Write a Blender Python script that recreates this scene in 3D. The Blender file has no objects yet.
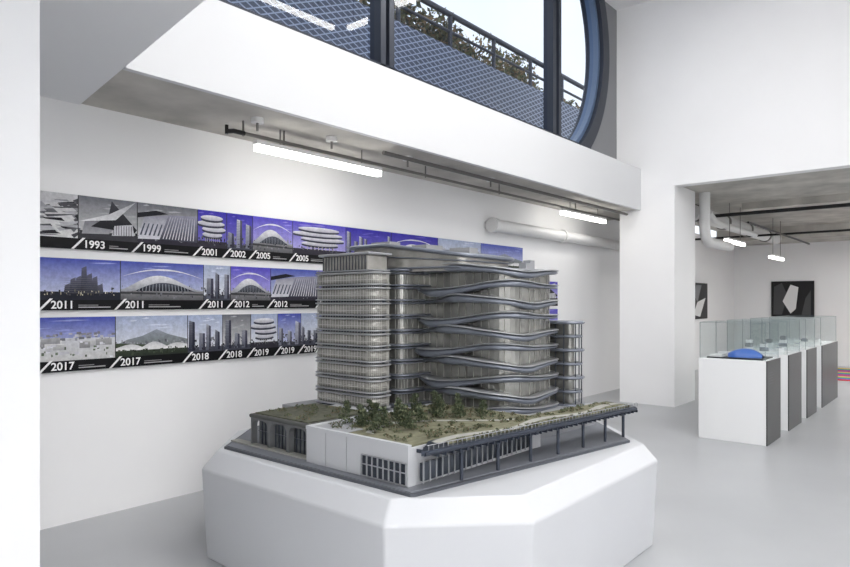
import bpy, math, random
from mathutils import Vector, Matrix
R=random.Random(7)
sc=bpy.context.scene
sc.view_settings.view_transform='Standard'
sc.view_settings.look='None'
sc.view_settings.exposure=0.22

# ------------------------------------------------------------ helpers
def lin(c):
    return tuple(((v/255)/12.92 if v/255<=0.04045 else ((v/255+0.055)/1.055)**2.4) for v in c)
MATS={}
def mat(name,c,rough=0.5,metal=0.0,noise=0.0,nscale=5.0,bump=0.0,spec=0.5,detail=6):
    if name in MATS: return MATS[name]
    m=bpy.data.materials.new(name); m.use_nodes=True
    nt=m.node_tree; b=nt.nodes['Principled BSDF']
    col=lin(c)+(1,)
    b.inputs['Base Color'].default_value=col
    b.inputs['Roughness'].default_value=rough
    b.inputs['Metallic'].default_value=metal
    b.inputs['Specular IOR Level'].default_value=spec
    if noise>0 or bump>0:
        tc=nt.nodes.new('ShaderNodeTexCoord')
        n=nt.nodes.new('ShaderNodeTexNoise'); n.inputs['Scale'].default_value=nscale; n.inputs['Detail'].default_value=detail
        nt.links.new(tc.outputs['Object'],n.inputs['Vector'])
        if noise>0:
            r=nt.nodes.new('ShaderNodeValToRGB')
            r.color_ramp.elements[0].position=0.3; r.color_ramp.elements[1].position=0.7
            r.color_ramp.elements[0].color=tuple(max(0,v*(1-noise)) for v in col[:3])+(1,)
            r.color_ramp.elements[1].color=tuple(min(1,v*(1+noise)) for v in col[:3])+(1,)
            nt.links.new(n.outputs['Fac'],r.inputs['Fac'])
            nt.links.new(r.outputs['Color'],b.inputs['Base Color'])
        if bump>0:
            bp=nt.nodes.new('ShaderNodeBump'); bp.inputs['Strength'].default_value=bump; bp.inputs['Distance'].default_value=0.01
            nt.links.new(n.outputs['Fac'],bp.inputs['Height'])
            nt.links.new(bp.outputs['Normal'],b.inputs['Normal'])
    MATS[name]=m
    return m
def emis(name,c,s):
    m=bpy.data.materials.new(name); m.use_nodes=True
    b=m.node_tree.nodes['Principled BSDF']
    b.inputs['Base Color'].default_value=(1,1,1,1)
    b.inputs['Emission Color'].default_value=lin(c)+(1,)
    b.inputs['Emission Strength'].default_value=s
    return m
def glassmat(name,tint,refl,rough=0.0):
    m=bpy.data.materials.new(name); m.use_nodes=True
    nt=m.node_tree; nt.nodes.clear()
    o=nt.nodes.new('ShaderNodeOutputMaterial'); mx=nt.nodes.new('ShaderNodeMixShader')
    t=nt.nodes.new('ShaderNodeBsdfTransparent'); g=nt.nodes.new('ShaderNodeBsdfGlossy')
    t.inputs['Color'].default_value=lin(tint)+(1,)
    g.inputs['Roughness'].default_value=rough
    mx.inputs[0].default_value=refl
    nt.links.new(t.outputs[0],mx.inputs[1]); nt.links.new(g.outputs[0],mx.inputs[2]); nt.links.new(mx.outputs[0],o.inputs[0])
    return m
def group(name,loc):
    e=bpy.data.objects.new(name,None); e.location=loc; e.empty_display_size=0.1
    sc.collection.objects.link(e); return e
def link(ob,parent=None):
    sc.collection.objects.link(ob)
    if parent is not None:
        ob.parent=parent
        ob.matrix_parent_inverse=Matrix.Translation(-Vector(parent.location))
    return ob
def mesh(name,v,f,m,parent=None,smooth=False):
    me=bpy.data.meshes.new(name); me.from_pydata(v,[],f)
    ms=m if isinstance(m,list) else [m]
    for k in ms: me.materials.append(k)
    me.update()
    if smooth:
        for p in me.polygons: p.use_smooth=True
    ob=bpy.data.objects.new(name,me)
    return link(ob,parent)
def fixn(ob):
    import bmesh
    bm=bmesh.new(); bm.from_mesh(ob.data); bmesh.ops.recalc_face_normals(bm,faces=bm.faces); bm.to_mesh(ob.data); bm.free()
    return ob
def bev(ob,w,seg=2):
    b=ob.modifiers.new('bevel','BEVEL'); b.width=w; b.segments=seg; b.limit_method='ANGLE'; return ob
def boxdata(x0,x1,y0,y1,z0,z1,V,F):
    o=len(V)
    V+= [(x0,y0,z0),(x1,y0,z0),(x1,y1,z0),(x0,y1,z0),(x0,y0,z1),(x1,y0,z1),(x1,y1,z1),(x0,y1,z1)]
    F+= [tuple(o+i for i in q) for q in ((0,3,2,1),(4,5,6,7),(0,1,5,4),(1,2,6,5),(2,3,7,6),(3,0,4,7))]
def box(name,x0,x1,y0,y1,z0,z1,m,parent=None,bevel=0):
    V=[];F=[]; boxdata(x0,x1,y0,y1,z0,z1,V,F)
    ob=mesh(name,V,F,m,parent)
    if bevel: bev(ob,bevel)
    return ob
def boxes(name,lst,m,parent=None):
    V=[];F=[]
    for b in lst: boxdata(*b,V,F)
    return mesh(name,V,F,m,parent)
def prism(name,pts,z0,z1,m,parent=None,bevel=0):
    n=len(pts); V=[(p[0],p[1],z0) for p in pts]+[(p[0],p[1],z1) for p in pts]
    F=[tuple(range(n))[::-1],tuple(range(n,2*n))]+[(i,(i+1)%n,n+(i+1)%n,n+i) for i in range(n)]
    ob=fixn(mesh(name,V,F,m,parent))
    if bevel: bev(ob,bevel)
    return ob
def prism_xz(name,pts,y0,y1,m,parent=None):
    n=len(pts); V=[(p[0],y0,p[1]) for p in pts]+[(p[0],y1,p[1]) for p in pts]
    F=[tuple(range(n)),tuple(range(n,2*n))[::-1]]+[(i,(i+1)%n,n+(i+1)%n,n+i) for i in range(n)]
    return fixn(mesh(name,V,F,m,parent))
def tube(name,pts,r,m,parent=None,res=6):
    c=bpy.data.curves.new(name,'CURVE'); c.dimensions='3D'; c.bevel_depth=r; c.bevel_resolution=res; c.use_fill_caps=True
    s=c.splines.new('POLY'); s.points.add(len(pts)-1)
    for i,p in enumerate(pts): s.points[i].co=(*p,1)
    c.materials.append(m)
    s.use_smooth=True
    return link(bpy.data.objects.new(name,c),parent)

# ------------------------------------------------------------ materials
M_wall=mat('white_plaster',(240,240,241),0.75,noise=0.012,nscale=1.5)
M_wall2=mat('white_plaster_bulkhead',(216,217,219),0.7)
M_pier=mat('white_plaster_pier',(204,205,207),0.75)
M_mezz=mat('white_plaster_soffit',(236,237,239),0.75)
M_grey=mat('grey_paint_and_shade',(132,133,136),0.7)
M_conc=mat('raw_concrete',(184,181,175),0.85,noise=0.25,nscale=2.2,bump=0.4,detail=10)
M_pipeW=mat('white_painted_pipe',(215,215,215),0.45)
M_black=mat('black_metal',(28,28,30),0.4,0.3)
M_dark=mat('dark_frame',(50,55,66),0.45,0.3)
M_steel=mat('galvanised_steel',(120,118,115),0.4,0.7)
M_plinth=mat('plinth_white_lacquer',(192,194,198),0.45,noise=0.01,nscale=2)
M_tube=emis('lamp_tube_light',(255,252,246),9)
M_glass=glassmat('window_glass',(228,236,248),0.08)
M_vit=glassmat('vitrine_glass',(247,250,250),0.06)
mf=mat('polished_screed',(166,168,171),0.28,noise=0.06,nscale=0.9,spec=0.45)

# ------------------------------------------------------------ room shell
box('floor',-3,19,-4,5.1,-0.1,0,mf)
box('wall_left',-3,19,4.97,5.12,0,3.22,M_wall)
box('wall_far',18.8,19,-4,4.97,0,3.40,M_wall)
box('wall_right',-3,19,-4.15,-4,0,6.3,M_wall)
box('wall_back',-3.15,-3,-4,4.97,0,3.05,M_wall)
box('wall_upper_far',9.85,10.05,-4,4.5,3.37,6.3,M_wall)
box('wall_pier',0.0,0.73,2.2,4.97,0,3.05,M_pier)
box('column',9.852,10.8,3.45,4.32,0,3.40,M_wall)
prism('ceiling_mezzanine',[(-3,-4),(0.80,-4),(1.64,2.80),(1.92,5.02),(-3,5.02)],3.045,3.40,M_mezz)
prism('ceiling_soffit',[(1.80,4.02),(9.85,4.02),(9.85,4.32),(10.8,4.32),(10.8,4.97),(1.90,4.97)],3.055,3.25,M_conc)
box('ceiling_far',10.05,18.8,-4,4.97,3.40,3.6,M_conc)
box('ceiling_void',1.0,10.05,-4,4.6,6.3,6.5,M_wall)
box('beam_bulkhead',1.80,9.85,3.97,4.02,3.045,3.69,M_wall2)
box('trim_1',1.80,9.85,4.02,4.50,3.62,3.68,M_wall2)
box('beam_far',17.2,18.8,-4,4.97,3.12,3.40,M_conc)
box('beam_far_rib',12.6,13.0,-4,3.2,3.28,3.40,M_conc)
box('wall_mezzanine',1.0,1.5,-4,4.5,3.40,6.3,M_wall)

# ------------------------------------------------------------ window wall
cx,cz,rg,rr=7.30,5.4,1.92,2.12
zb,zt=3.69,6.3
def arc(r,z0,z1,n=28):
    a0=math.asin((z0-cz)/r); a1=math.asin((z1-cz)/r)
    return [(cx+r*math.cos(a0+(a1-a0)*i/n),cz+r*math.sin(a0+(a1-a0)*i/n)) for i in range(n+1)]
A=arc(rr,zb,zt)
prism_xz('wall_window',A+[(9.85,zt),(9.85,zb)],4.37,4.55,M_grey)  # mid-grey base colour stands in for the shade on this wall
W=group('window_1',(6,4.4,5))
A2=arc(rg,zb,zt)
o=arc(rr+0.01,zb,zt)
prism_xz('curved_frame',A2+o[::-1],4.30,4.60,M_dark,W)
o3=arc(rg,zb,zt); i3=arc(rg-0.06,zb,zt)
prism_xz('curved_bead',i3+o3[::-1],4.36,4.50,mat('bead',(92,112,140),0.4),W)
mesh('pane',[(x,4.44,z) for x,z in [(1.5,zb),(cx,zb)]+A2+[(1.5,zt)]],[tuple(range(len(A2)+3))],M_glass,W)
boxes('mullions',[(4.42,4.49,4.35,4.50,zb,zt),(4.54,4.61,4.35,4.50,zb,zt),(7.76,7.85,4.35,4.50,zb,zt),(7.92,7.99,4.35,4.50,zb,zt),(1.5,1.62,4.33,4.55,zb,zt)],M_dark,W)
box('sill_rail',1.5,8.9,4.35,4.53,3.80,3.91,M_dark,W)

# ------------------------------------------------------------ outside
mm=bpy.data.materials.new('expanded_metal_mesh'); mm.use_nodes=True
nt=mm.node_tree; b=nt.nodes['Principled BSDF']; b.inputs['Roughness'].default_value=0.5
tc=nt.nodes.new('ShaderNodeTexCoord'); sp=nt.nodes.new('ShaderNodeSeparateXYZ'); nt.links.new(tc.outputs['Object'],sp.inputs[0])
def mth(op,a,b_=None):
    n=nt.nodes.new('ShaderNodeMath'); n.operation=op
    for i,v in enumerate((a,b_)):
        if v is None: continue
        if isinstance(v,(int,float)): n.inputs[i].default_value=v
        else: nt.links.new(v,n.inputs[i])
    return n.outputs[0]
xs=mth('MULTIPLY',sp.outputs['X'],17.0); zs=mth('MULTIPLY',sp.outputs['Z'],38.0)
s1=mth('ABSOLUTE',mth('SINE',mth('ADD',xs,zs))); s2=mth('ABSOLUTE',mth('SINE',mth('SUBTRACT',xs,zs)))
mn=mth('MINIMUM',s1,s2)
rp=nt.nodes.new('ShaderNodeValToRGB'); nt.links.new(mn,rp.inputs['Fac'])
rp.color_ramp.elements[0].position=0.20; rp.color_ramp.elements[0].color=lin((168,178,196))+(1,)
rp.color_ramp.elements[1].position=0.42; rp.color_ramp.elements[1].color=lin((62,70,88))+(1,)
nt.links.new(rp.outputs['Color'],b.inputs['Base Color'])
box('exterior_ground',-1,16,5.12,6.06,-0.1,3.26,M_grey)
box('exterior_mesh_screen',-1,16,5.94,6.0,3.26,5.42,mm)
prism('exterior_bank',[(-1,6.06),(16,6.06),(16,9.5),(-1,9.5)],-0.1,5.0,mat('soil',(90,84,66),0.9,noise=0.3,nscale=6))
rl=group('exterior_railing',(7,6.3,5.5))
tube('top_rail',[(-1,6.25,6.12),(16,6.25,6.12)],0.045,M_dark,rl)
tube('middle_rail',[(-1,6.25,5.85),(16,6.25,5.85)],0.025,M_dark,rl)
tube('bottom_rail',[(-1,6.25,5.58),(16,6.25,5.58)],0.025,M_dark,rl)
for i in range(14): tube('post_%d'%i,[(-0.5+i*1.2,6.25,5.0),(-0.5+i*1.2,6.25,6.12)],0.035,M_dark,rl)

def foliage(name,cl,n,size,ms,parent=None,zmin=None):
    V=[];F=[];mi=[]
    for (x,y,z,rx,rz) in cl:
        for k in range(n):
            while True:
                p=Vector((R.uniform(-1,1),R.uniform(-1,1),R.uniform(-1,1)))
                if p.length<1: break
            c=Vector((x+p.x*rx,y+p.y*rx,z+p.z*rz))
            if zmin is not None and c.z<zmin+size: c.z=zmin+size
            a=Vector((R.gauss(0,1),R.gauss(0,1),R.gauss(0,1))).normalized(); b_=a.cross(Vector((R.gauss(0,1),R.gauss(0,1),R.gauss(0,1)))).normalized()
            s=size*R.uniform(0.6,1.3); o=len(V)
            V+=[tuple(c-a*s),tuple(c+b_*s*0.5),tuple(c+a*s),tuple(c-b_*s*0.5)]
            F.append((o,o+1,o+2,o+3)); mi.append(R.randrange(len(ms)))
    ob=mesh(name,V,F,ms,parent)
    for p,k in zip(ob.data.polygons,mi): p.material_index=k
    return ob
L1=mat('leaf_olive',(104,104,62),0.8); L2=mat('leaf_brown',(132,108,72),0.8); L3=mat('leaf_dark',(66,72,50),0.8)
cl=[]
for i in range(60):
    x=R.uniform(2,14); cl.append((x,6.55+R.uniform(0,.5),5.5+R.uniform(-.1,0.30),0.35,0.28))
for i in range(34):
    x=R.uniform(4.8,9.0); cl.append((x,6.6+R.uniform(0,.8),5.85+R.uniform(0,0.75)*(1-(x-4.6)/6),0.38,0.36))
for i in range(12): cl.append((R.uniform(11.0,13.5),7.4+R.uniform(0,.8),6.0+R.uniform(0,1.0),0.5,0.5))
foliage('exterior_shrubs',cl,190,0.055,[L1,L2,L3],None,5.08)

# ------------------------------------------------------------ timeline panels
PM=bpy.data.materials.new('photo_print'); PM.use_nodes=True
nt=PM.node_tree; b=nt.nodes['Principled BSDF']; b.inputs['Roughness'].default_value=0.5; b.inputs['Specular IOR Level'].default_value=0.2
ca=nt.nodes.new('ShaderNodeVertexColor'); ca.layer_name='Col'
tc=nt.nodes.new('ShaderNodeTexCoord'); nz=nt.nodes.new('ShaderNodeTexNoise'); nz.inputs['Scale'].default_value=30; nz.inputs['Detail'].default_value=8; nz.inputs['Roughness'].default_value=0.7
nt.links.new(tc.outputs['Object'],nz.inputs['Vector'])
mr=nt.nodes.new('ShaderNodeMapRange'); mr.inputs['From Min'].default_value=.3; mr.inputs['From Max'].default_value=.7; mr.inputs['To Min'].default_value=.70; mr.inputs['To Max'].default_value=1.08
nt.links.new(nz.outputs['Fac'],mr.inputs['Value'])
mxn=nt.nodes.new('ShaderNodeVectorMath'); mxn.operation='SCALE'
nt.links.new(ca.outputs['Color'],mxn.inputs[0]); nt.links.new(mr.outputs['Result'],mxn.inputs['Scale'])
nt.links.new(mxn.outputs[0],b.inputs['Base Color'])
M_txt=mat('white_lettering',(240,240,240),0.6)
class Print:
    def __init__(s): s.V=[];s.F=[];s.C=[];s.k=0
    def add(s,rect,poly,col,col2=None):
        x0,x1,z0,z1=rect; o=len(s.V); y=4.9542-0.000006*s.k; s.k+=1
        zs=[p[1] for p in poly]; lo,hi=min(zs),max(zs)
        for (u,w) in poly:
            s.V.append((x0+(x1-x0)*u,y,z0+(z1-z0)*w))
            t=(w-lo)/(hi-lo+1e-6)
            c=col if col2 is None else tuple(col[i]*(1-t)+col2[i]*t for i in range(3))
            s.C.append(lin(c)+(1,))
        s.F.append(tuple(range(o,o+len(poly))))
    def build(s,name,parent):
        ob=mesh(name,s.V,s.F,PM,parent)
        at=ob.data.color_attributes.new('Col','FLOAT_COLOR','POINT')
        for i,c in enumerate(s.C): at.data[i].color=c
        return ob
def clampu(p): return [(min(1,max(0,a)),min(1,max(0,b_))) for a,b_ in p]
def art(P,rc,style,sky):
    top,bot=sky
    P.add(rc,[(0,0),(1,0),(1,1),(0,1)],bot,top)
    asp=(rc[1]-rc[0])/(rc[3]-rc[2])
    A=lambda poly,c,c2=None:P.add(rc,clampu(poly),c,c2)
    if style not in('sketch',):
        for k in range(5):
            x=R.uniform(0,.8);z=R.uniform(.6,.95);w=R.uniform(.1,.3)
            c=tuple(min(255,int(t*.5+bt*.5+14)) for t,bt in zip(top,bot))
            A([(x,z),(x+w*.5,z-.015),(x+w,z+.01),(x+w*.6,z+.03)],c)
    def clutter(n,zb_,zt_,lo,hi,w=.05,tint=(0,0,8)):
        for k in range(n):
            x=R.uniform(-.02,.98);z=R.uniform(zb_,zt_);g=R.randrange(lo,hi);ww=R.uniform(.3,1)*w/max(.6,asp)*1.2;h=R.uniform(.02,.07)
            A([(x,z),(x+ww,z),(x+ww,z+h),(x,z+h)],(g+tint[0],g+tint[1],g+tint[2]))
    if style=='sketch':
        for k in range(90):
            x=R.random();z=R.random()*0.85; a=R.uniform(0.05,0.3); h=R.uniform(0.01,0.07); g=R.randrange(20,200)
            A([(x,z),(x+a,z+h*R.uniform(-1,2)),(x+a*0.8,z+h*2),(x-0.03,z+h)],(g,g,g+6))
    elif style=='blade':
        A([(0,0),(1,0),(1,.16),(0,.2)],(60,60,66)); clutter(30,.1,.25,40,120)
        A([(0.05,.12),(.5,.15),(.75,.5),(.1,.42)],(170,170,175),(120,120,128))
        A([(0.2,.3),(.96,.22),(1,.3),(.55,.95),(.5,.6)],(30,30,36),(70,70,78))
        A([(0.0,.4),(.62,.5),(.98,.98),(.5,.62)],(235,235,238),(180,180,186))
        A([(.55,.12),(.95,.15),(.92,.42),(.6,.36)],(205,205,212))
        for k in range(8): A([(.58+k*.045,.14),(.59+k*.045,.14),(.59+k*.045,.38),(.58+k*.045,.37)],(40,40,46))
    elif style=='shard':
        A([(0,0),(1,0),(1,.14),(0,.14)],(50,48,60)); clutter(20,.05,.16,50,130)
        A([(0,.1),(.35,.12),(.5,.75),(.1,.65)],(220,220,228),(150,150,165))
        A([(.35,.12),(1,.1),(1,.8),(.5,.75)],(70,70,84),(150,150,168))
        for k in range(11): A([(.40+k*.052,.14),(.415+k*.052,.14),(.54+k*.042,.72),(.53+k*.042,.72)],(232,232,238),(180,180,190))
        A([(0,.62),(.12,.66),(.5,.78),(.3,.84),(0,.74)],(30,30,38))
        for k in range(5): A([(.03+k*.07,.2),(.06+k*.07,.2),(.12+k*.07,.5),(.10+k*.07,.5)],(80,84,100))
    elif style=='towers':
        A([(0,0),(1,0),(1,.14),(0,.14)],(70,72,84)); clutter(40,.1,.35,60,150)
        n=max(3,int(asp*4))
        for k in range(n):
            x=k/n+R.uniform(0,.3)/n; w=R.uniform(.5,.85)/n; h=R.uniform(.45,.93); g=R.randrange(90,200)
            tp=R.uniform(0,.08)
            A([(x,.05),(x+w,.05),(x+w*.95,h-tp),(x+w*.1,h)],(g-50,g-46,g-30),(g+10,g+12,g+24))
            A([(x+w*.6,.05),(x+w,.05),(x+w*.95,h-tp),(x+w*.62,h-tp*.6)],(g//3,g//3,g//3+14),(g//2,g//2,g//2+18))
            for q in range(16):
                z=.1+q*(h-tp-.05)/17
                A([(x,z),(x+w*.6,z),(x+w*.6,z+.007),(x,z+.007)],(g//2,g//2+2,g//2+16))
        clutter(14,.04,.16,30,110)
    elif style=='curve':
        A([(0,0),(1,0),(1,.24),(0,.28)],(96,96,100),(140,140,142)); clutter(40,.2,.34,60,150)
        n=24
        up=[(i/n,.27+.48*math.sin(math.pi*min(1,(i/n)*1.05))**1.4*(1-.45*i/n)) for i in range(n+1)]
        dn=[(i/n,.2+.1*math.sin(i/n*3)) for i in range(n+1)]
        A(up+dn[::-1],(150,152,160),(240,240,243))
        up2=[(i/n*.72+.16,.24+.26*math.sin(math.pi*i/n)*(1-.3*i/n)) for i in range(n+1)]
        A(up2,(36,38,48),(84,88,100))
        for k in range(16): A([(.2+k*.04,.24),(.206+k*.04,.24),(.22+k*.038,.44-.006*abs(k-6)),(.214+k*.038,.44-.006*abs(k-6))],(170,176,186))
        A([(.0,.16),(1,.13),(1,.17),(0,.22)],(66,66,70))
        sw=[(i/n,.5+.33*math.sin(i/n*2.6+.3)) for i in range(n+1)]
        A(sw+[(u,w_-.05*(1-abs(2*u-1))) for u,w_ in sw[::-1]],(250,250,252),(226,226,232))
        clutter(16,.02,.14,50,150)
    elif style=='disc':
        A([(0,0),(1,0),(1,.18),(0,.18)],(54,52,62)); clutter(30,.06,.24,40,110)
        for k in range(4):
            z=.22+k*.15; r=.26+.05*k-(.12 if k==3 else 0); off=.06*math.sin(k*2)
            pts=[(.5+off+r*1.35*math.cos(a*math.pi/12),z+.08+.07*math.sin(a*math.pi/12)) for a in range(24)]
            A(pts,(50,52,66),(88,90,106)); pts=[(a,c+.055) for a,c in pts]; A(pts,(178,178,190),(238,238,242))
        for k in range(8): A([(.25+k*.07,.16),(.262+k*.07,.16),(.262+k*.07,.26),(.25+k*.07,.26)],(190,186,176))
    elif style=='hill':
        A([(0,.3),(.15,.42),(.35,.5),(.55,.66),(.72,.52),(1,.38),(1,0),(0,0)],(96,104,92),(150,156,170))
        clutter(60,.24,.36,90,170)
        A([(0,0),(1,0),(1,.2),(0,.34)],(44,52,44),(70,80,62))
        n=40
        up=[(i/n,.22+.13*abs(math.sin(i/n*9))*(1-abs(i/n*2-1)*.6)) for i in range(n+1)]
        A([(1,.15),(0,.15)]+up,(236,236,236),(200,200,204)); clutter(50,.02,.17,36,84,.05,(0,8,-6))
    elif style=='plaza':
        A([(0,0),(1,0),(1,.5),(0,.55)],(206,206,206),(206,208,214))
        clutter(70,.42,.60,110,210,.12)
        for k in range(26):
            x=R.uniform(-.05,.9); z=.30+R.uniform(0,.2); w=R.uniform(.05,.14); g=R.randrange(150,240)
            A([(x,z-.1),(x+w,z-.1),(x+w,z+R.uniform(.0,.06)),(x,z+R.uniform(.0,.06))],(g-30,g-30,g-26),(g,g,g))
        clutter(50,.0,.3,70,120,.05,(-4,8,-10)); clutter(30,.0,.4,190,240,.1)
    elif style=='night':
        A([(0,0),(1,0),(1,.2),(0,.2)],(34,36,48)); clutter(60,.1,.28,30,90)
        for k in range(7):
            x=.60+k*.038; h=.2+.34*math.exp(-((k-3.2)/1.6)**2)+.10*(k%2)
            A([(x,.15),(x+.05,.15),(x+.042,.2+h),(x+.008,.14+h)],(38,40,52),(96,98,118))
            for q in range(8): A([(x,.17+q*.05),(x+.045,.17+q*.05),(x+.045,.176+q*.05),(x,.176+q*.05)],(120,118,122))
        clutter(40,.10,.2,130,220,.02,(10,4,-20))
P_PUR=((84,74,196),(188,182,232)); P_BLU=((70,84,176),(206,212,236)); P_GRY=((110,112,120),(214,214,216)); P_LIT=((166,178,208),(230,232,236)); P_DEEP=((58,50,168),(124,118,206)); P_WH=((200,200,204),(228,228,228))
rows=[(1.985,2.38,[(1.20,1.899,'sketch',P_WH,''),(1.899,2.333,'blade',P_GRY,'1993'),(2.333,2.844,'shard',P_GRY,'1999'),(2.844,3.12,'disc',P_DEEP,'2001'),(3.12,3.385,'towers',P_DEEP,'2002'),(3.385,3.833,'curve',P_PUR,'2005'),(3.833,4.515,'disc',P_PUR,'2005'),(4.515,5.2,'towers',P_DEEP,'2008'),(5.2,6.018,'curve',P_DEEP,'2009'),(6.018,6.914,'plaza',P_LIT,'2010'),(6.914,7.95,'hill',P_BLU,'2010')]),
 (1.54,1.915,[(1.20,2.2025,'night',P_BLU,'2011'),(2.2025,2.898,'curve',P_BLU,'2011'),(2.898,3.158,'towers',P_LIT,'2011'),(3.158,3.58,'curve',P_PUR,'2012'),(3.58,4.154,'shard',P_BLU,'2012'),(4.154,4.9,'disc',P_PUR,'2012'),(4.9,5.8,'towers',P_PUR,'2013'),(5.8,6.9,'curve',P_BLU,'2013'),(6.9,7.95,'towers',P_LIT,'2013'),(7.95,8.97,'blade',P_PUR,'2014')]),
 (1.10,1.49,[(1.20,2.165,'plaza',P_BLU,'2017'),(2.165,2.753,'hill',P_LIT,'2017'),(2.753,3.079,'towers',P_LIT,'2018'),(3.079,3.3635,'towers',P_GRY,'2018'),(3.3635,3.658,'disc',P_LIT,'2019'),(3.658,3.93,'towers',P_BLU,'2019'),(3.93,4.154,'towers',P_LIT,'2019'),(4.154,5,'night',P_BLU,'2020'),(5,6.2,'towers',P_GRY,'2020'),(6.2,7.5,'plaza',P_LIT,'2021'),(7.5,8.97,'curve',P_PUR,'2022')])]
for z0,z1,pics in rows:
    g=group('timeline_photo_panel',((pics[0][0]+pics[-1][1])/2,4.96,(z0+z1)/2))
    box('panel_board',pics[0][0],pics[-1][1],4.955,4.969,z0,z1,mat('panel_black',(14,14,18),0.5),g)
    P=Print(); H=z1-z0; st=0.2*H
    for (x0,x1,style,sky,yr) in pics:
        art(P,(x0,x1-0.006,z0+st,z1),style,sky)
    for (x0,x1,style,sky,yr) in pics:
        P.add((x0,x1,z0,z1),[(0,0),(1,0),(1,.2),(0,.2)],(14,14,18))
    for (x0,x1,style,sky,yr) in pics:
        if yr:
            xx=x0 if x0>1.3 else 1.68
            P.add((xx,xx+1,z0,z0+1),[(-0.055,.0),(-0.035,.0),(0.045,.085),(0.025,.085)],(245,245,245))
            if x1-x0>0.4:
                e=min(0.24+0.35*(x1-x0),x1-xx-.08)
                P.add((xx,xx+1,z0,z0+1),[(0.215,.018),(e,.018),(e,.026),(0.215,.026)],(170,170,172))
                P.add((xx,xx+1,z0,z0+1),[(0.215,.034),(e*.8,.034),(e*.8,.040),(0.215,.040)],(140,140,142))
    yl=4.9542-0.000006*P.k-0.0012
    P.build('photo_prints',g)
    TV=[];TF=[]
    for (x0,x1,style,sky,yr) in pics:
        if not yr: continue
        xx=x0 if x0>1.3 else 1.68
        tcv=bpy.data.curves.new('year_text','FONT'); tcv.body=yr; tcv.size=0.078; tcv.offset=0.0015
        t=bpy.data.objects.new('year_tmp',tcv); sc.collection.objects.link(t)
        dg=bpy.context.evaluated_depsgraph_get(); me=bpy.data.meshes.new_from_object(t.evaluated_get(dg))
        o=len(TV)
        TV+=[(xx+0.030+v.co.x,yl,z0+0.014+v.co.y) for v in me.vertices]
        TF+=[tuple(o+i for i in p.vertices) for p in me.polygons]
        bpy.data.objects.remove(t); bpy.data.meshes.remove(me)
    mesh('year_lettering',TV,TF,M_txt,g)

# ------------------------------------------------------------ lamps, pipes
def batten(a,b_,z,ceil,axis='x'):
    """linear luminaire along x (b_=(x1,y)) or along y (b_=(y1,x))"""
    if axis=='x':
        x0,x1,y=a,b_[0],b_[1]; g=group('linear_ceiling_light',((x0+x1)/2,y,z))
        box('housing',x0,x1,y-0.032,y+0.032,z+0.028,z+0.06,M_pipeW,g)
        box('diffuser',x0+0.01,x1-0.01,y-0.03,y+0.03,z-0.022,z+0.028,M_tube,g)
        for xx in (x0+0.25,x1-0.25): tube('suspension',[(xx,y,z+0.05),(xx,y,ceil)],0.006,M_steel,g,2)
    else:
        y0,y1,x=a,b_[0],b_[1]; g=group('linear_ceiling_light',(x,(y0+y1)/2,z))
        box('housing',x-0.032,x+0.032,y0,y1,z+0.028,z+0.06,M_pipeW,g)
        box('diffuser',x-0.03,x+0.03,y0+0.01,y1-0.01,z-0.022,z+0.028,M_tube,g)
        for yy in (y0+0.1,y1-0.1): tube('suspension',[(x,yy,z+0.05),(x,yy,ceil)],0.006,M_steel,g,2)
    return g
batten(3.06,(4.51,4.45),2.86,3.055)
batten(8.18,(9.58,4.45),2.87,3.055)
batten(3.9,(5.3,2.84),5.0,6.3)
batten(2.97,(3.62,5.42),5.0,6.3,'y')
batten(12.2,(13.4,3.37),2.70,3.40)
batten(15.0,(16.2,3.26),2.55,3.40)
cr=group('conduit_rail',(6,4.45,2.97))
tube('rail',[(2.86,4.45,2.955),(10.2,4.45,2.955)],0.015,M_steel,cr)
tube('end_fitting',[(2.80,4.45,2.94),(2.86,4.45,2.955),(2.96,4.45,2.955)],0.019,M_black,cr)
tube('end_stub',[(2.80,4.45,2.99),(2.80,4.45,2.92)],0.014,M_black,cr)
for x in (2.95,3.35,5.2,6.6,8.6): 
    tube('clip_%d'%int(x*10),[(x,4.45,2.93),(x,4.45,3.06)],0.008,M_steel,cr,3)
for i,x in enumerate((2.98,3.75,4.75,6.2)):
    g=group('ceiling_junction_box',(x,4.3,3.03))
    tube('disc',[(x,4.30,3.015),(x,4.30,3.055)],0.05,M_pipeW,g)
    tube('drop',[(x,4.30,3.02),(x,4.30,2.95)],0.01,M_steel,g,3)
g=group('sprinkler_pipe',(7,4.2,2.98))
tube('pipe',[(4.3,4.2,3.0),(9.85,4.2,3.0)],0.02,mat('painted_pipe_dark',(90,88,86),0.5),g)
g=group('wall_duct_pipe',(9,4.8,2.62))
tube('pipe',[(7.05,4.84,2.62),(12.5,4.84,2.62)],0.085,M_pipeW,g,10)
tube('collar_a',[(7.0,4.84,2.62),(7.09,4.84,2.62)],0.10,M_pipeW,g,10)
tube('collar_b',[(8.9,4.84,2.62),(8.98,4.84,2.62)],0.10,M_pipeW,g,10)
g=group('service_pipes',(12,3.5,3.1))
tube('main_duct',[(11.15,3.62,3.12),(17.2,3.62,3.12)],0.13,M_pipeW,g,10)
tube('drain_elbow',[(11.0,3.36,3.4),(11.0,3.36,2.80),(11.03,3.36,2.70),(11.11,3.36,2.63),(11.22,3.36,2.6),(12.4,3.36,2.6)],0.085,M_pipeW,g,10)
tube('branch',[(11.2,3.36,3.1),(11.6,3.40,3.02),(12.2,3.45,3.0),(15.5,3.45,3.0)],0.055,M_pipeW,g,8)
for i,x in enumerate((11.3,12.9,14.5,16.1)): tube('collar_%d'%i,[(x,3.62,3.12),(x+0.08,3.62,3.12)],0.15,M_steel,g,10)
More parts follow.
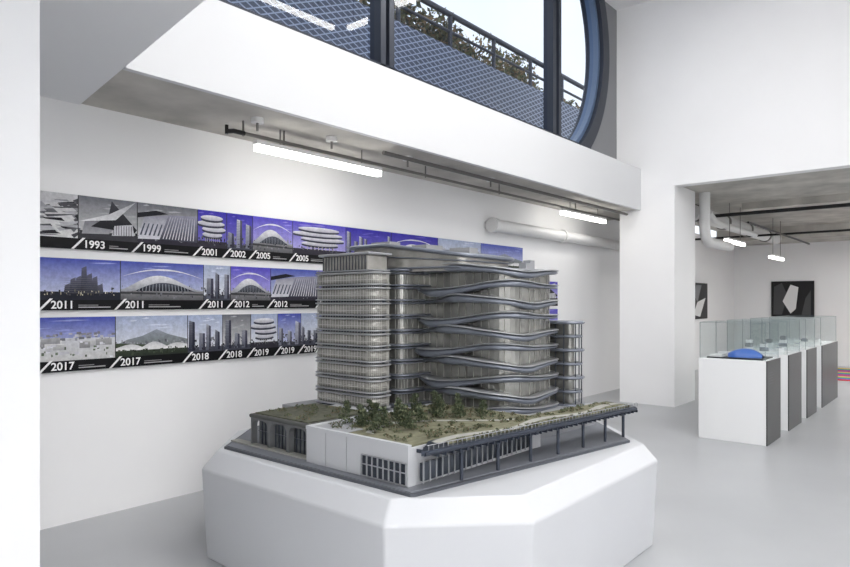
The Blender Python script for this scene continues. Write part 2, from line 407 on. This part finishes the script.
tube('black_pipe_a',[(11.6,3.9,3.08),(11.6,-3.9,3.08)],0.03,M_black,g)
tube('black_pipe_b',[(14.6,4.9,2.98),(14.6,-3.9,2.98)],0.022,M_black,g)
tube('black_pipe_c',[(11.8,2.9,2.95),(17.1,2.9,2.95)],0.02,M_black,g)

def fill_light(x,y,z,sx,sy,w,col=(1,0.985,0.965)):  # unseen area lamps added as room fill, framed like ceiling panels
    g=group('added_fill_panel',(x,y,z))
    t=0.04
    boxes('frame',[(x-sx/2-t,x+sx/2+t,y-sy/2-t,y-sy/2,z-0.03,z+0.05),(x-sx/2-t,x+sx/2+t,y+sy/2,y+sy/2+t,z-0.03,z+0.05),(x-sx/2-t,x-sx/2,y-sy/2,y+sy/2,z-0.03,z+0.05),(x+sx/2,x+sx/2+t,y-sy/2,y+sy/2,z-0.03,z+0.05)],M_pipeW,g)
    l=bpy.data.lights.new('fill_lamp','AREA'); l.shape='RECTANGLE'; l.size=sx; l.size_y=sy; l.energy=w; l.color=col
    o=bpy.data.objects.new('fill_lamp',l); o.location=(x,y,z); link(o,g)
fill_light(3.2,1.3,6.25,2.2,1.8,80)
fill_light(6.2,2.5,6.25,2.4,1.0,75)
fill_light(3.8,-2.7,6.25,2.6,1.8,200)
fill_light(-1.6,-0.6,3.0,2.0,2.0,80)
fill_light(-0.9,-2.9,3.0,2.4,1.8,190)
fill_light(13.0,0.2,3.36,2.2,1.4,95)
fill_light(16.0,0.2,3.36,1.6,1.4,90)
fill_light(12.0,-2.4,3.36,2.0,1.4,70)

# ------------------------------------------------------------ plinth
g=group('display_plinth',(3.4,2.9,0))
X0,X1,Y0,Y1,ch=2.12,4.68,1.57,4.15,0.50
def octo(i,z,c=ch):
    k=i*0.414
    a=[(X0+i,Y0+c+k),(X0+c+k,Y0+i),(X1-c-k,Y0+i),(X1-i,Y0+c+k),(X1-i,Y1-c-k),(X1-c-k,Y1-i),(X0+c+k,Y1-i),(X0+i,Y1-c-k)]
    return [(x,y,z) for x,y in a]
lv=[octo(0.03,0.0),octo(0.0,0.56),octo(0.085,0.665)]
V=sum(lv,[]); F=[tuple(range(8))[::-1],tuple(range(16,24))]
for l in range(2):
    for i in range(8):
        j=(i+1)%8; F.append((l*8+i,l*8+j,(l+1)*8+j,(l+1)*8+i))
ob=fixn(mesh('plinth_body',V,F,M_plinth,g)); bev(ob,0.010,3)

# ------------------------------------------------------------ architectural model
AM=group('architectural_model',(3.4,2.9,0.67))
M_road=mat('model_road',(112,115,122),0.6,noise=0.06,nscale=8)
M_edge=mat('model_board_edge',(74,77,84),0.5)
M_mwhite=mat('model_offwhite',(184,186,190),0.5)
M_mgrey=mat('model_grey',(146,148,152),0.5)
M_facade=mat('model_facade_glass',(164,162,157),0.22,0.25,noise=0.16,nscale=12)
M_facadeD=mat('model_facade_dark',(146,146,142),0.14,0.5,noise=0.35,nscale=9)
M_band=mat('model_band_metal',(118,123,134),0.28,0.45)
M_bandL=mat('model_band_light',(164,166,170),0.3,0.35)
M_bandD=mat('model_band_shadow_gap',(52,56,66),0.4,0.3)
M_mull=mat('model_mullion',(184,183,178),0.4,0.1)
M_grass=mat('model_grass',(106,105,84),0.9,noise=0.35,nscale=22,bump=0.8)
M_path=mat('model_path',(156,156,150),0.8,noise=0.06,nscale=12)
M_dsteel=mat('model_dark_steel',(54,60,72),0.35,0.4)
prism('base_board',[(2.28,2.05),(2.30,2.03),(4.12,1.735),(4.58,2.18),(4.58,3.6),(4.15,4.03),(2.75,4.03),(2.26,3.62)],0.665,0.680,M_edge,AM)
prism('road_surface',[(2.29,2.055),(4.115,1.745),(4.57,2.19),(4.57,3.6),(4.14,4.015),(2.76,4.015),(2.27,3.6)],0.680,0.686,M_road,AM)
boxes('pavements',[(2.36,2.42,2.9,3.7,0.686,0.694)],M_path,AM)

def rpath(poly,r,step=0.035,n=8):
    out=[];N=len(poly)
    for i in range(N):
        p=Vector(poly[i]);a=(Vector(poly[i-1])-p);b_=(Vector(poly[(i+1)%N])-p)
        rad=r[i] if isinstance(r,(list,tuple)) else r
        la,lb=a.length,b_.length; a.normalize(); b_.normalize()
        ang=a.angle(b_); d=min(rad/math.tan(ang/2),la*.49,lb*.49); rad=d*math.tan(ang/2)
        c=p+(a+b_).normalized()*(rad/math.sin(ang/2))
        s=p+a*d; e=p+b_*d
        v0=s-c; v1=e-c
        for k in range(n+1):
            t=k/n; th=v0.angle_signed(v1) if v0.length>1e-6 else 0
            rot=Matrix.Rotation(-th*t,2)
            out.append(c+rot@v0)
    res=[]
    M=len(out)
    for i in range(M):
        a=out[i];b_=out[(i+1)%M]; L=(b_-a).length
        if L<1e-5: continue
        k=max(1,int(L/step))
        for j in range(k): res.append(a+(b_-a)*(j/k))
    fin=[];M=len(res)
    for i in range(M):
        t=(res[(i+1)%M]-res[i-1]); t.normalize(); fin.append((res[i].x,res[i].y,t.y,-t.x))
    return fin
def ringdata(path,inn,out,z0,z1,V,F):
    o=len(V); M=len(path)
    for (x,y,nx,ny) in path:
        oo=out(x,y) if callable(out) else out
        a=z0(x,y) if callable(z0) else z0; c=z1(x,y) if callable(z1) else z1
        h=c-a
        for (d,z) in ((-inn,a),(oo-.012,a),(oo,a+h*.3),(oo,a+h*.7),(oo-.012,c),(-inn,c)):
            V.append((x+nx*d,y+ny*d,z))
    for i in range(M):
        j=(i+1)%M
        for k in range(6):
            l=(k+1)%6; F.append((o+i*6+k,o+j*6+k,o+j*6+l,o+i*6+l))
def pathprism(name,path,off,z0,z1,m,parent):
    return prism(name,[(x+nx*off,y+ny*off) for x,y,nx,ny in path],z0,z1,m,parent)
def mullions(path,off,z0,z1,every,V,F,w=0.0015):
    for i in range(0,len(path),every):
        x,y,nx,ny=path[i]; boxdata(x+nx*off-w,x+nx*off+w,y+ny*off-w,y+ny*off+w,z0,z1,V,F)

ZB=0.85; PT=0.1075; NF=9
prism('tower_terrace',[(2.92,3.0),(3.45,2.95),(3.5,2.2),(4.48,2.15),(4.48,3.9),(2.92,3.9)],0.686,ZB-0.01,M_mgrey,AM)
Lp=rpath([(3.10,3.12),(3.28,3.12),(3.28,3.76),(3.10,3.76)],[0.075,0.05,0.05,0.075],0.028)
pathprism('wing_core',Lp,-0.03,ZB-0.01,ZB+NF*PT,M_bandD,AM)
V=[];F=[];V2=[];F2=[];V3=[];F3=[]
for k in range(NF):
    z=ZB+k*PT
    ringdata(Lp,0.035,-0.002,z+0.016,z+PT-0.016,V,F)
    ringdata(Lp,0.035,0.016,z+PT-0.020,z+PT-0.006,V2,F2)
    ringdata(Lp,0.035,0.016,z+0.006,z+0.018,V2,F2)
    ringdata(Lp,0.02,0.004,z+PT*.40,z+PT*.40+0.004,V3,F3)
fixn(mesh('wing_screens',V,F,M_facade,AM,True))
fixn(mesh('wing_bands',V2,F2,M_bandL,AM,True))
fixn(mesh('wing_balustrades',V3,F3,M_mull,AM))
V=[];F=[]; mullions(Lp,-0.001,ZB+.01,ZB+NF*PT-.01,1,V,F,.0012); mesh('wing_mullions',V,F,M_mull,AM)
pathprism('wing_roof',Lp,0.01,ZB+NF*PT,ZB+NF*PT+0.008,M_mgrey,AM)
Sp=rpath([(3.35,3.09),(4.2,3.09),(4.2,3.78),(3.35,3.78)],[0.08,0.05,0.05,0.05],0.03)
pathprism('stack_facade',Sp,-0.025,ZB-0.01,ZB+NF*PT,M_facadeD,AM)
V=[];F=[]
for k in range(NF+1):
    z=ZB+k*PT; ringdata(Sp,0.03,0.022,z-0.018,z-0.003,V,F); ringdata(Sp,0.03,0.034,z+0.003,z+0.018,V,F)
fixn(mesh('stack_bands',V,F,M_band,AM,True))
V=[];F=[]; mullions(Sp,-0.02,ZB,ZB+NF*PT,2,V,F); mesh('stack_mullions',V,F,M_mull,AM)
Rp=rpath([(3.60,2.31),(4.28,2.31),(4.28,3.5),(3.60,3.5)],[0.22,0.20,0.05,0.08],0.022)
pathprism('main_facade',Rp,-0.035,ZB-0.01,ZB+NF*PT,M_facadeD,AM)
V=[];F=[]; mullions(Rp,-0.03,ZB,ZB+NF*PT,3,V,F); mesh('main_mullions',V,F,M_mull,AM)
def scoord(x,y):
    if x<3.9: return 3.1-y if y>2.53 else 0.57+ (x-3.60)*1.0+(2.53-y)*0.6
    return 0.57+0.13+(x-3.60)
def asym(s,c,a,b_):
    d=s-c
    return math.exp(-(d/(a if d<0 else b_))**2)
V=[];F=[]
V2=[];F2=[]
for k in range(NF+1):
    z=ZB+k*PT; sg=1 if k%2 else -1; c=0.25+0.09*sg+0.05*math.sin(k*1.1)
    def fr(x,y): return x<4.29 and y<3.12 and not (x>4.25 and y>2.6)
    def out(x,y,c=c): return 0.028+(0.100*asym(scoord(x,y),c,.18,.32) if fr(x,y) else 0)
    def mid(x,y,z=z,sg=sg,c=c):
        if not fr(x,y): return z
        s=scoord(x,y); return z+sg*(0.034*asym(s,c,.20,.28)-0.026*asym(s,c+.52,.18,.22))
    def th(x,y,c=c):
        if not fr(x,y): return .016
        s=scoord(x,y); return 0.014+0.026*asym(s,c,.15,.28)+0.016*asym(s,c+.55,.2,.25)
    ringdata(Rp,0.05,out,lambda x,y:mid(x,y)-th(x,y),lambda x,y:mid(x,y)+th(x,y)*.25,V,F)
    ringdata(Rp,0.05,lambda x,y:out(x,y)+.008,lambda x,y:mid(x,y)+th(x,y)*.25+.003,lambda x,y:mid(x,y)+th(x,y)*.25+.012,V2,F2)
fixn(mesh('main_flowing_bands',V,F,M_band,AM,True))
fixn(mesh('main_slab_edges',V2,F2,M_bandL,AM,True))
pathprism('main_roof',Rp,0.0,ZB+NF*PT,ZB+NF*PT+0.012,M_mgrey,AM)
Pp=rpath([(3.50,2.66),(3.92,2.52),(4.15,3.0),(4.15,3.70),(3.42,3.70),(3.42,3.1)],[0.12,0.12,0.1,0.08,0.08,0.3],0.03)
zr=lambda x,y: 1.895+0.12*min(1,max(0,(y-2.5)/0.8))
n=len(Pp); V=[(x,y,ZB+NF*PT) for x,y,_,_ in Pp]+[(x,y,zr(x,y)) for x,y,_,_ in Pp]
fixn(mesh('penthouse_facade',V,[tuple(range(n))[::-1],tuple(range(n,2*n))]+[(i,(i+1)%n,n+(i+1)%n,n+i) for i in range(n)],M_facade,AM))
V=[];F=[]; ringdata(Pp,0.05,0.045,lambda x,y:zr(x,y)-0.010,lambda x,y:zr(x,y)+0.018,V,F)
ringdata(Pp,0.05,0.03,lambda x,y:1.835,lambda x,y:1.85,V,F)
ringdata(Pp,0.05,0.02,lambda x,y:(zr(x,y)+1.84)/2,lambda x,y:(zr(x,y)+1.84)/2+0.010,V,F)
fixn(mesh('penthouse_bands',V,F,M_band,AM,True))
box('wing_plantroom',3.14,3.34,3.22,3.70,1.825,1.935,M_facade,AM,bevel=0.01)
V=[];F=[]
for k in range(15): boxdata(3.134,3.14,3.24+k*.032,3.245+k*.032,1.83,1.93,V,F)
mesh('plantroom_louvres',V,F,M_bandD,AM)
box('wing_plantroom_roof',3.12,3.36,3.19,3.73,1.935,1.952,M_bandL,AM,bevel=0.006)
L=[]
for (x,y,w,d,h) in [(3.7,2.75,.1,.12,.06),(3.85,2.95,.12,.1,.05),(3.75,3.2,.2,.15,.045),(3.55,3.4,.12,.2,.05)]:
    L.append((x,x+w,y,y+d,zr(x,y),zr(x,y)+h))
for (x,y,h) in [(4.02,2.44,.075),(4.12,2.5,.06),(3.9,2.40,.05)]: L.append((x,x+.06,y,y+.06,1.828,1.828+h))
boxes('roof_plant_units',L,M_mgrey,AM)
Tp=rpath([(4.22,2.19),(4.40,2.19),(4.40,2.50),(4.22,2.50)],0.09,0.03)
pathprism('terrace_core',Tp,-0.055,0.686,1.44,M_facadeD,AM)
V=[];F=[]
for k in range(8):
    z=0.74+k*PT*0.94; ringdata(Tp,0.08,0.005+0.016*(k%2),z-0.010,z+0.012,V,F)
fixn(mesh('terrace_slabs',V,F,M_band,AM,True))
pathprism('terrace_roof',Tp,0.0,1.44,1.448,M_mgrey,AM)
V=[];F=[]; mullions(Tp,0.0,0.7,1.44,5,V,F,0.003); mesh('terrace_fins',V,F,M_dsteel,AM)

# podium
prism('podium',[(2.34,2.115),(3.55,2.08),(3.55,2.95),(2.92,2.95),(2.34,2.90)],0.686,0.875,M_mwhite,AM)
boxes('podium_parapet',[(2.335,2.36,2.11,2.90,0.875,0.893),(2.36,2.92,2.885,2.905,0.875,0.893)],M_mwhite,AM)
prism('podium_garden',[(2.37,2.13),(3.5,2.10),(3.5,2.88),(2.37,2.88)],0.875,0.884,M_grass,AM)
boxes('podium_roof_tiles',[(2.37,2.50,2.60,2.875,0.884,0.888),(2.50,2.70,2.74,2.875,0.884,0.889)],M_mgrey,AM)
M_mwin=mat('model_window_dark',(58,64,74),0.12,0.5)
box('podium_window_glass',2.336,2.345,2.125,2.44,0.695,0.80,M_mwin,AM)
L=[(2.328,2.338,2.12+k*0.0395,2.1245+k*0.0395,0.690,0.803) for k in range(9)]+[(2.328,2.338,2.12,2.44,z,z+0.004) for z in (0.690,0.752,0.800)]
boxes('podium_window_frames',L,M_mgrey,AM)
box('podium_side_glass',2.4,3.4,2.072,2.09,0.71,0.80,M_mwin,AM)
boxes('podium_side_frames',[(2.4+k*.05,2.406+k*.05,2.066,2.074,0.70,0.81) for k in range(20)],M_mgrey,AM)
boxes('podium_joints',[(2.3375,2.341,2.56,2.562,0.69,0.875),(2.3375,2.341,2.73,2.732,0.69,0.875)],M_mgrey,AM)
# low arcade building at the left
box('arcade_core',2.44,2.90,2.97,3.50,0.686,0.86,mat('model_arcade_glass',(120,124,126),0.15,0.4,noise=0.2,nscale=20),AM)
box('arcade_roof',2.38,2.92,2.94,3.53,0.86,0.885,mat('model_dark_olive',(74,75,73),0.6),AM,bevel=0.01)
box('arcade_roof_garden',2.41,2.9,2.97,3.50,0.885,0.892,mat('model_moss',(78,79,66),0.9,noise=0.4,nscale=30),AM)
def archframe(y0,y1,x,z0,z1,w,V,F):
    out=[(y0,z0),(y0,z1),(y1,z1),(y1,z0)]
    N=10; r2=0.04
    inner=[(y1-w,z0),(y1-w,z1-w-r2)]+[(y1-w-r2+r2*math.cos(a*math.pi/2/N),z1-w-r2+r2*math.sin(a*math.pi/2/N)) for a in range(1,N+1)]
    inner+= [(y0+w+r2-r2*math.sin(a*math.pi/2/N),z1-w-r2+r2*math.cos(a*math.pi/2/N)) for a in range(0,N+1)]+[(y0+w,z0)]
    poly=out+inner; o=len(V); n=len(poly)
    V+=[(x-0.02,a,b_) for a,b_ in poly]+[(x+0.02,a,b_) for a,b_ in poly]
    F.append(tuple(o+i for i in range(n))); F.append(tuple(o+n+i for i in range(n))[::-1])
    for i in range(n): F.append((o+i,o+(i+1)%n,o+n+(i+1)%n,o+n+i))
V=[];F=[]
for k in range(3): archframe(2.95+k*0.19,2.95+(k+1)*0.19,2.41,0.686,0.862,0.013,V,F)
fixn(mesh('arcade_frames',V,F,mat('model_arcade_frame',(98,100,102),0.5),AM))
boxes('arcade_mullions',[(2.432,2.44,2.97+k*0.035,2.973+k*0.035,0.69,0.86) for k in range(15)]+[(2.432,2.44,2.96,3.5,.77,.774)],M_dsteel,AM)
boxes('low_roofs',[(2.93,3.06,2.97,3.45,0.84,0.87),(2.62,2.92,2.93,2.96,0.686,0.86)],M_mwhite,AM)

# elevated park deck
def dl(X,off=0.0): return 1.985-0.1256*(X-2.33)+off
deck=[(2.30,1.995)]+[(2.33+k*0.0955*2,dl(2.33+k*0.191)) for k in range(11)]+[(4.30,1.80),(4.34,2.0),(3.9,2.04),(3.5,2.1),(2.5,2.12)]
prism('deck_slab',deck,0.866,0.888,M_dsteel,AM)
prism('deck_planting',[(2.50,1.995),(4.22,1.775),(4.28,1.98),(3.5,2.09),(2.6,2.10)],0.888,0.896,M_grass,AM)
V=[];F=[];N=40
for k in range(N+1):
    x=2.46+k*(1.78/N); yc=dl(x)+0.11+0.035*math.sin(k*0.38)-.04*(1-k/N); w=0.028
    V+=[(x,yc-w,0.8985),(x,yc+w,0.8985)]
for k in range(N): F.append((2*k,2*k+2,2*k+3,2*k+1))
mesh('deck_path',V,F,M_path,AM)
V=[];F=[]
for k in range(N+1):
    t=k/N; x=2.45+t*1.0; yc=2.5+0.18*math.sin(t*5)-0.25*t; w=0.03
    V+=[(x,yc-w,0.8855),(x,yc+w,0.8855)]
for k in range(N): F.append((2*k,2*k+2,2*k+3,2*k+1))
mesh('garden_path',V,F,M_path,AM)
L=[]
for k in range(38):
    x=2.40+k*0.05
    L.append((x,x+0.008,dl(x)-0.006,dl(x)+0.16,0.848,0.866))
boxes('deck_ribs',L,M_dsteel,AM)
V=[];F=[]
for k in range(60):
    x=2.34+k*0.0325; boxdata(x,x+0.003,dl(x)-0.002,dl(x)+0.001,0.888,0.911,V,F)
mesh('deck_railing_posts',V,F,M_mgrey,AM)
tube('deck_handrail',[(2.33,dl(2.33),0.912),(4.25,dl(4.25),0.912)],0.0022,M_mgrey,AM,2)
tube('deck_edge_beam',[(2.32,dl(2.32)+.004,0.872),(4.25,dl(4.25)+.004,0.872)],0.011,M_dsteel,AM,3)
for i,x in enumerate((2.62,2.90,3.18,3.44,3.70,3.95,4.17)):
    y=dl(x)+0.05
    tube('deck_column_%d'%i,[(x,y,0.684),(x,y,0.80),(x,y,0.86)],0.010,M_dsteel,AM,3)
    tube('deck_bracket_%d'%i,[(x-0.03,y,0.862),(x,y,0.82),(x+0.03,y,0.862)],0.007,M_dsteel,AM,3)
    tube('deck_crossarm_%d'%i,[(x,y-0.05,0.855),(x,y+0.16,0.855)],0.009,M_dsteel,AM,3)

# planting on the model
G1=mat('tree_green',(64,74,54),0.9); G2=mat('tree_green_light',(98,104,78),0.9); G3=mat('tree_brown',(108,98,78),0.9)
cl=[]
for (x,y) in [(2.50,2.50),(2.56,2.66),(2.62,2.56),(2.70,2.70),(2.72,2.50),(2.82,2.62),(2.66,2.40),(3.05,2.50),(3.15,2.42),(3.12,2.56),(3.25,2.50),(2.92,2.72),(3.30,2.35),(2.55,2.8),(2.60,2.72),(2.76,2.80),(2.86,2.50),(3.0,2.66),(3.18,2.64)]:
    h=R.uniform(0.06,0.11)
    for q in range(5):
        t=q/4; cl.append((x+R.uniform(-.012,.012),y+R.uniform(-.012,.012),0.905+h*t,0.044*(1-t*0.55),h*0.15))
foliage('model_trees',cl,80,0.009,[G1,G1,G2],AM)
cl=[]
for k in range(150):
    x=R.uniform(2.42,3.45); y=R.uniform(2.15,2.85); cl.append((x,y,0.889,R.uniform(.01,.035),R.uniform(.006,.022)))
for k in range(130):
    x=R.uniform(2.55,4.2); y=dl(x)+R.choice([R.uniform(.02,.05),R.uniform(.15,.24)]); cl.append((x,y,0.898,R.uniform(.008,.022),R.uniform(.005,.016)))
for k in range(30):
    cl.append((R.uniform(2.43,2.88),R.uniform(3.0,3.48),0.895,.03,.012))
foliage('model_shrubs',cl,30,0.0075,[G1,G2,G3],AM)

# ------------------------------------------------------------ vitrines
M_cw=mat('case_white',(226,227,228),0.5); M_ck=mat('case_black_panel',(30,31,34),0.3)
blue=mat('model_blue',(70,110,190),0.3); 
def case(x0,x1,kind):
    g=group('display_case',((x0+x1)/2,2.1,0)); y0,y1=1.735,2.47
    box('cabinet',x0,x1,y0+0.012,y1,0,0.94,M_cw,g,bevel=0.004)
    box('black_side_panel',x0+0.004,x1,y0,y0+0.012,0.0,0.94,M_ck,g)
    boxes('label_lines',[(x0+0.08,x0+0.08+(x1-x0)*R.uniform(.2,.45),y0-0.001,y0,0.80-k*0.03,0.804-k*0.03) for k in range(5)],M_grey,g)
    z0,z1=0.94,1.36; a0,a1,b0,b1=x0+.012,x1-.012,y0+.02,y1-.012
    V=[(a0,b0,z0),(a1,b0,z0),(a1,b1,z0),(a0,b1,z0),(a0,b0,z1),(a1,b0,z1),(a1,b1,z1),(a0,b1,z1)]
    mesh('glass_cover',V,[(0,1,5,4),(1,2,6,5),(2,3,7,6),(3,0,4,7),(4,5,6,7)],M_vit,g)
    e=0.005; gm=mat('glass_edge',(120,134,138),0.3)
    L=[]
    for xx in (a0,a1-e):
        for yy in (b0,b1-e): L.append((xx,xx+e,yy,yy+e,z0,z1))
        L.append((xx,xx+e,b0,b1,z1,z1+0.004))
    for yy in (b0,b1-e): L.append((a0,a1,yy,yy+e,z1,z1+0.004))
    boxes('glass_edges',L,gm,g)
    xm,ym=(x0+x1)/2,2.1
    if kind==0:
        box('exhibit_base',xm-.24,xm+.24,ym-.30,ym+.30,0.94,0.955,M_ck,g)
        V=[];F=[];N=16;Mn=8
        for i in range(N+1):
            for j in range(Mn+1):
                s=i/N; a=math.pi*j/Mn
                w=0.11*math.sin(math.pi*(0.05+0.9*s))**0.6; h=0.10*math.sin(math.pi*(0.08+0.8*s))**0.8
                V.append((xm-.05+w*math.cos(a)*1.0+0.04*math.sin(s*5),ym-.26+s*0.36,0.955+h*math.sin(a)))
        for i in range(N):
            for j in range(Mn): F.append((i*(Mn+1)+j,(i+1)*(Mn+1)+j,(i+1)*(Mn+1)+j+1,i*(Mn+1)+j+1))
        mesh('exhibit_shell',V,F,blue,g,True)
        boxes('exhibit_blocks',[(xm-.2,xm-.05,ym+.14,ym+.28,.955,.985),(xm+.02,xm+.12,ym+.12,ym+.25,.955,1.0)],M_cw,g)
    else:
        box('exhibit_base',xm-.2,xm+.2,ym-.28,ym+.28,0.94,0.955,M_cw,g)
        for t_ in range(3):
            yy=ym-.18+t_*.18; r_=.05
            pp=rpath([(xm-r_,yy-r_),(xm+r_,yy-r_),(xm+r_,yy+r_),(xm-r_,yy+r_)],.03,.05)
            nl=1+(t_*kind)%3
            for q in range(nl): pathprism('exhibit_tower_%d_%d'%(t_,q),pp,-0.006*q,0.955+q*0.05,1.0+q*0.05,M_mgrey if (q+t_)%2 else M_cw,g)
            pathprism('exhibit_tower_core_%d'%t_,pp,-0.02,0.955,0.955+nl*.05,M_grey,g)
case(7.85,8.50,0); case(8.95,9.72,1); case(10.10,10.80,2); case(11.25,12.7,3)

# artworks in the far room
g=group('framed_artwork',(18.75,3.55,1.6))
box('frame',18.76,18.80,3.07,4.05,1.22,2.14,M_black,g)
AW=mat('artwork_white',(225,225,225),0.6); AG=mat('artwork_grey',(70,70,72),0.6)
def xquad(name,pts,m,x=18.757): 
    mesh(name,[(x,a,b_) for a,b_ in pts],[tuple(range(len(pts)))],m,g)
xquad('grey_plane',[(4.0,1.27),(3.80,1.27),(3.66,1.75),(3.80,2.1),(3.98,2.0)],AG)
xquad('white_plane_b',[(3.78,1.62),(3.6,1.3),(3.48,1.42),(3.42,1.98),(3.6,2.05)],AW,18.756)
xquad('white_plane_c',[(3.35,1.27),(3.14,1.27),(3.14,1.9),(3.26,1.7)],AG,18.755)
g=group('framed_artwork',(16,4.95,1.6))
box('frame',15.2,16.35,4.93,4.970,1.20,2.05,M_black,g)
mesh('white_plane',[(15.3,4.929,1.3),(15.8,4.929,1.25),(16.2,4.929,1.7),(15.6,4.929,1.6)],[(0,1,2,3)],AW,g)
mesh('grey_plane',[(15.35,4.928,1.75),(15.6,4.928,1.6),(15.9,4.928,2.0),(15.5,4.928,2.0)],[(0,1,2,3)],M_grey,g)
g=group('striped_rug',(16.8,2.1,0))
cols=[(190,50,60),(60,90,180),(70,160,110),(220,180,60),(150,60,150)]
for k in range(14): box('stripe_%d'%k,15.4+k*0.2,15.4+(k+1)*0.2,1.0,2.6,0.0,0.012,mat('rug_%d'%(k%5),cols[k%5],0.9),g)

# ------------------------------------------------------------ world
w=bpy.data.worlds.new('World'); sc.world=w; w.use_nodes=True
nt=w.node_tree; bg=nt.nodes['Background']
tc=nt.nodes.new('ShaderNodeTexCoord'); no=nt.nodes.new('ShaderNodeTexNoise'); no.inputs['Scale'].default_value=2.5; no.inputs['Detail'].default_value=5
rp=nt.nodes.new('ShaderNodeValToRGB'); rp.color_ramp.elements[0].position=0.35; rp.color_ramp.elements[1].position=0.6
rp.color_ramp.elements[0].color=(0.84,0.90,0.98,1); rp.color_ramp.elements[1].color=(0.97,0.98,1,1)
nt.links.new(tc.outputs['Generated'],no.inputs['Vector']); nt.links.new(no.outputs['Fac'],rp.inputs['Fac']); nt.links.new(rp.outputs['Color'],bg.inputs['Color'])
bg.inputs['Strength'].default_value=1.25

# ------------------------------------------------------------ camera
cd=bpy.data.cameras.new('camera'); cam=bpy.data.objects.new('camera',cd); sc.collection.objects.link(cam)
cam.location=(0,0,1.6); cam.rotation_euler=(math.pi/2,0,math.radians(-49.4))
cd.sensor_width=36; cd.lens=27.1; cd.shift_y=18.5/850; cd.clip_start=0.05
sc.camera=cam
